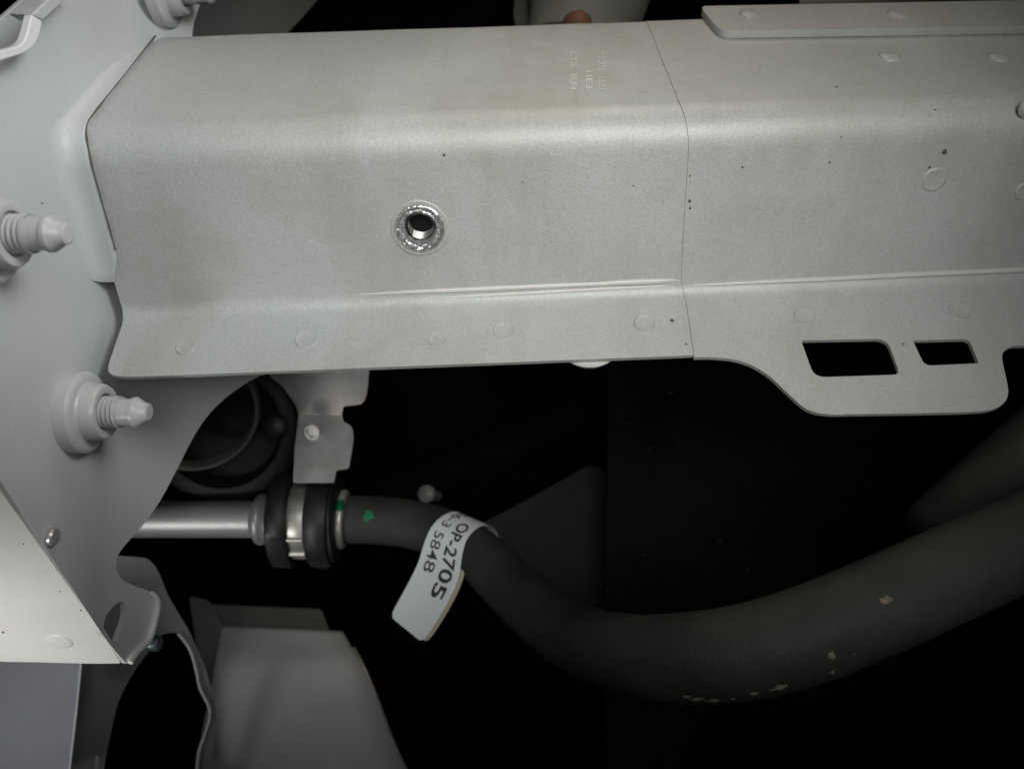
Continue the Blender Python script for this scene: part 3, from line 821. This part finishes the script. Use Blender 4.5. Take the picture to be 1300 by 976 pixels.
# ------------------------------------------------------------------ black rubber mount with steel ring behind the plate edge
rm = empty('rubber_mount', P(290, 620, 0.60), 'round black rubber mount with dull steel ring behind the plate', 'mount')
c0 = P(262, 535, 0.578); axm = Vector((0.28, -1.0, -0.42)).normalized()
link('mount_body', from_bm(lathe_bm([(-0.05, 0.052), (-0.012, 0.060), (-0.004, 0.0585), (0.000, 0.053), (0.0, 0.046), (-0.016, 0.040), (-0.022, 0.02), (-0.02, 0.004)], P(280, 545, 0.60), Vector((0.05, -1, -0.1)), 48)), M['black'], rm, 40)
link('steel_ring', from_bm(lathe_bm([(-0.006, 0.0445), (0.002, 0.0452), (0.0038, 0.0462), (0.0040, 0.0476), (0.0028, 0.0488), (-0.004, 0.0500)], P(240, 520, 0.572), axm, 64, None, None, False, False)), M['steel_ring'], rm, 50)
link('bolt', from_bm(lathe_bm([(0, 0.009), (0.003, 0.0085), (0.005, 0.006), (0.006, 0.001)], P(350, 541, 0.585), (0, -1, 0), 20)), M['rubber'], rm, 50)

# ------------------------------------------------------------------ panels below
ip = empty('inner_panel', P(60, 976, 0.5), 'blue grey painted panel below the pale triangular flange', 'panel')
lo1 = [(-90, 810), (104, 810), (103, 845), (97, 905), (88, 985), (84, 1060), (-90, 1060)]
sheet_px('panel_sheet', [lo1], plane3((0, 835, .520), (100, 835, .520), (50, 976, .50)), M['blue_panel'], ip, 0.0025, 0.0008)

ib = [plane3((0, 835, .520), (100, 835, .520), (50, 976, .50))(x, y) for x, y in [(104, 820), (103, 845), (97, 905), (88, 985), (84, 1060)]]
link('edge_bead', from_bm(tube_bm(catmull(ib, 4), [0.0009] * 17, 8)), M['plate'], ip, 80)
hpnl = empty('holed_panel', P(170, 976, 0.56), 'dark grey panel with tall oval opening at the lower left', 'panel')
pf = plane3((150, 710, .585), (260, 800, .60), (120, 976, .545))
outl = [(60, 700), (140, 704), (188, 708), (200, 722), (214, 757), (240, 800), (262, 850), (276, 905), (270, 960), (262, 1060), (60, 1060)]
hole = catmull([(203, 808), (216, 803), (229, 806), (240, 822), (248, 848), (253, 872), (263, 893), (264, 908), (258, 930), (250, 955), (247, 985), (240, 1030), (128, 1030), (132, 975), (140, 935), (150, 892), (168, 856), (188, 828)], 4, True)
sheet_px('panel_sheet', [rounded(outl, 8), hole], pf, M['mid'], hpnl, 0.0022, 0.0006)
rimc = catmull([pf(x, y) + Vector((0.0008, -0.0012, 0)) for x, y in [(226, 803), (240, 822), (248.5, 848), (253.5, 872), (264, 893), (266, 908), (260, 930), (252, 955), (249, 990), (244, 1030)]], 5)
link('opening_rim', from_bm(tube_bm(rimc, [0.0012] * len(rimc), 12)), M['rail'], hpnl, 80)
q = pf(182, 815)
link('stud', from_bm(lathe_bm([(0, 0.0042), (0.0085, 0.0042), (0.009, 0.0054), (0.0135, 0.0054), (0.0145, 0.0046)], P(176, 816, 0.535), (1, 0, 0), 18)), M['teal'], hpnl, 40)
link('clip', from_bm(lathe_bm([(0, 0.002), (0.012, 0.0022), (0.014, 0.001)], P(120, 985, 0.53), (0.1, 0, 1), 12)), M['bare_plate'], hpnl, 40)

wh = empty('grey_cover', P(380, 976, 0.62), 'smooth grey sheet metal cover at the lower edge below the pipe', 'cover')
pm = plane3((285, 835, .655), (440, 835, .655), (370, 976, .605))
rows = []
for i in range(34):
    t = i / 33; y = 794 + (1062 - 794) * t ** 1.15
    xl = 252 + 30 * max(0, 1 - (y - 794) / 160); xr = 435 + (y - 794) * 0.44 + 3 * math.sin((y - 794) * 0.03)
    h = y - 836; soft = 0.5 * (h + math.sqrt(h * h + 160))          # softened knee between the two faces
    d = 0.655 - 0.000355 * soft + 0.00075 * 0.5 * (-h + math.sqrt(h * h + 160))
    row = []
    for k in range(25):
        v = k / 24; x = xl + (xr - xl) * v
        row.append(P(x, y + 7 * v * max(0, 1 - (y - 794) / 120), d + 0.05 * max(0, 0.22 - v) ** 1.6 * 8 * 0.35 + 0.012 * max(0, v - 0.86) ** 2 * 30))
    rows.append(row)
me = from_bm(grid_bm(rows))
if sum(p.normal.y * p.area for p in me.polygons) > 0: me.flip_normals()
o = link('pressed_face', me, M['grey_panel'], wh, 60); thicken(o, 0.0025, -1)
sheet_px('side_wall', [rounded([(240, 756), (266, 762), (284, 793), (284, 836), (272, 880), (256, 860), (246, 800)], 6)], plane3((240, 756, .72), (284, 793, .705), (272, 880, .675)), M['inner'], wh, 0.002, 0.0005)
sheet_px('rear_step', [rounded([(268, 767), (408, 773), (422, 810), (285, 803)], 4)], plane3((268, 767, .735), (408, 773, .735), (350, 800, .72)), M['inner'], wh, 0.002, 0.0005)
rimc = [r[-1] + Vector((0.001, 0.0005, 0)) for r in rows[4:]]
link('edge_bead', from_bm(tube_bm(rimc, [0.0019] * len(rimc), 12)), M['zinc'], wh, 80)

# ------------------------------------------------------------------ black shield and dim things deep inside
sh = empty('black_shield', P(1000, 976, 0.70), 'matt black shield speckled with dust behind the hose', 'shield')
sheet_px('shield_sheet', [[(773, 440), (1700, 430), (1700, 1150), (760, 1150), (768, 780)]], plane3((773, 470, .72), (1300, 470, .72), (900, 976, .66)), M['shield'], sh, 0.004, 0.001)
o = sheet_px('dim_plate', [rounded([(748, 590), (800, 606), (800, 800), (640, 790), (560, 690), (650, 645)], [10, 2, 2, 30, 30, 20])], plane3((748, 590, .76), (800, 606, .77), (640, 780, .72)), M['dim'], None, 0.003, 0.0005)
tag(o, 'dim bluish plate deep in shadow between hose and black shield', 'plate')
bo_ = link('bolt_head', from_bm(lathe_bm([(-0.03, 0.004), (0, 0.0045), (0.0002, 0.0078), (0.005, 0.0075), (0.007, 0.005), (0.0075, 0.001)], P(543, 627, 0.66), (-0.2, -1, 0.2), 8)), M['inner'], None, 40)
tag(bo_, 'small blurred bolt head just above the hose in shadow', 'bolt')
wpts = catmull([P(600, 625, .80), P(690, 558, .80), P(738, 518, .79), P(850, 430, .78)], 6)
o = link('thin_cable', from_bm(tube_bm(wpts, [0.0011] * len(wpts), 8)), M['brown'], None, 80); tag(o, 'thin dark cable slanting through the black gap under the rail', 'cable')

cf = empty('wide_duct', P(1240, 740, 0.46), 'wide dark rubber duct slanting behind the hose at right', 'duct')
dp0, dp1 = P(1215, 700, 0.47), P(1420, 520, 0.47)
ax = (dp1 - dp0); Lx = ax.length
link('duct_tube', from_bm(lathe_bm([(-0.012, 0.012), (-0.010, 0.026), (-0.004, 0.0345), (0.002, 0.0362), (0.05, 0.0366), (Lx * 1.6, 0.037)], dp0, ax, 44)), M['duct'], cf, 50)

# ------------------------------------------------------------------ things peeping over the rail
ca = empty('grey_casting', P(735, 30, 0.62), 'dull grey casting with brown plug peeping over the rail', 'casting')
sheet_px('web', [rounded([(655, -30), (652, 20), (662, 70), (760, 70), (690, 0), (672, -30)], 2)], plane3((655, 0, .66), (760, 70, .62), (655, 70, .66)), M['olive'], ca, 0.004, 0.001)
link('lug', from_bm(lathe_bm([(-0.03, 0.036), (0.0, 0.040), (0.012, 0.047), (0.05, 0.05), (0.07, 0.04)], P(735, 30, 0.62), (0.3, 0.25, 1.0), 36)), M['cast'], ca, 50)
link('rib', from_bm(tube_bm(catmull([P(684, 32, .60), P(694, 18, .598), P(706, 4, .597), P(720, -14, .60)], 4), [0.0025] * 13, 10)), M['grey_panel'], ca, 80)
link('plug', from_bm(lathe_bm([(0, 0.0105), (0.003, 0.0105), (0.006, 0.008), (0.0072, 0.002)], P(733, 33, 0.574), (-0.1, -1, 0.2), 24)), M['rust'], ca, 40)
tp = sheet_px('upper_panel', [[(1015, 3), (1420, -10), (1420, -80), (1010, -60)]], plane3((1015, 3, .54), (1420, -4, .54), (1200, -60, .60)), M['olive'], None, 0.002, 0.0005)
tag(tp, 'dim olive strip along the top edge above the doubler plate', 'panel')

arm = catmull([P(470, 640, .86), P(600, 585, .85), P(720, 530, .84), P(860, 470, .83), P(980, 430, .82)], 6)
o = link('dark_bar', from_bm(tube_bm(arm, [0.020 + 0.004 * math.sin(i) for i in range(len(arm))], 16)), M['brown'], None, 80); tag(o, 'hardly visible brownish bar deep in the dark under the rail', 'bar')
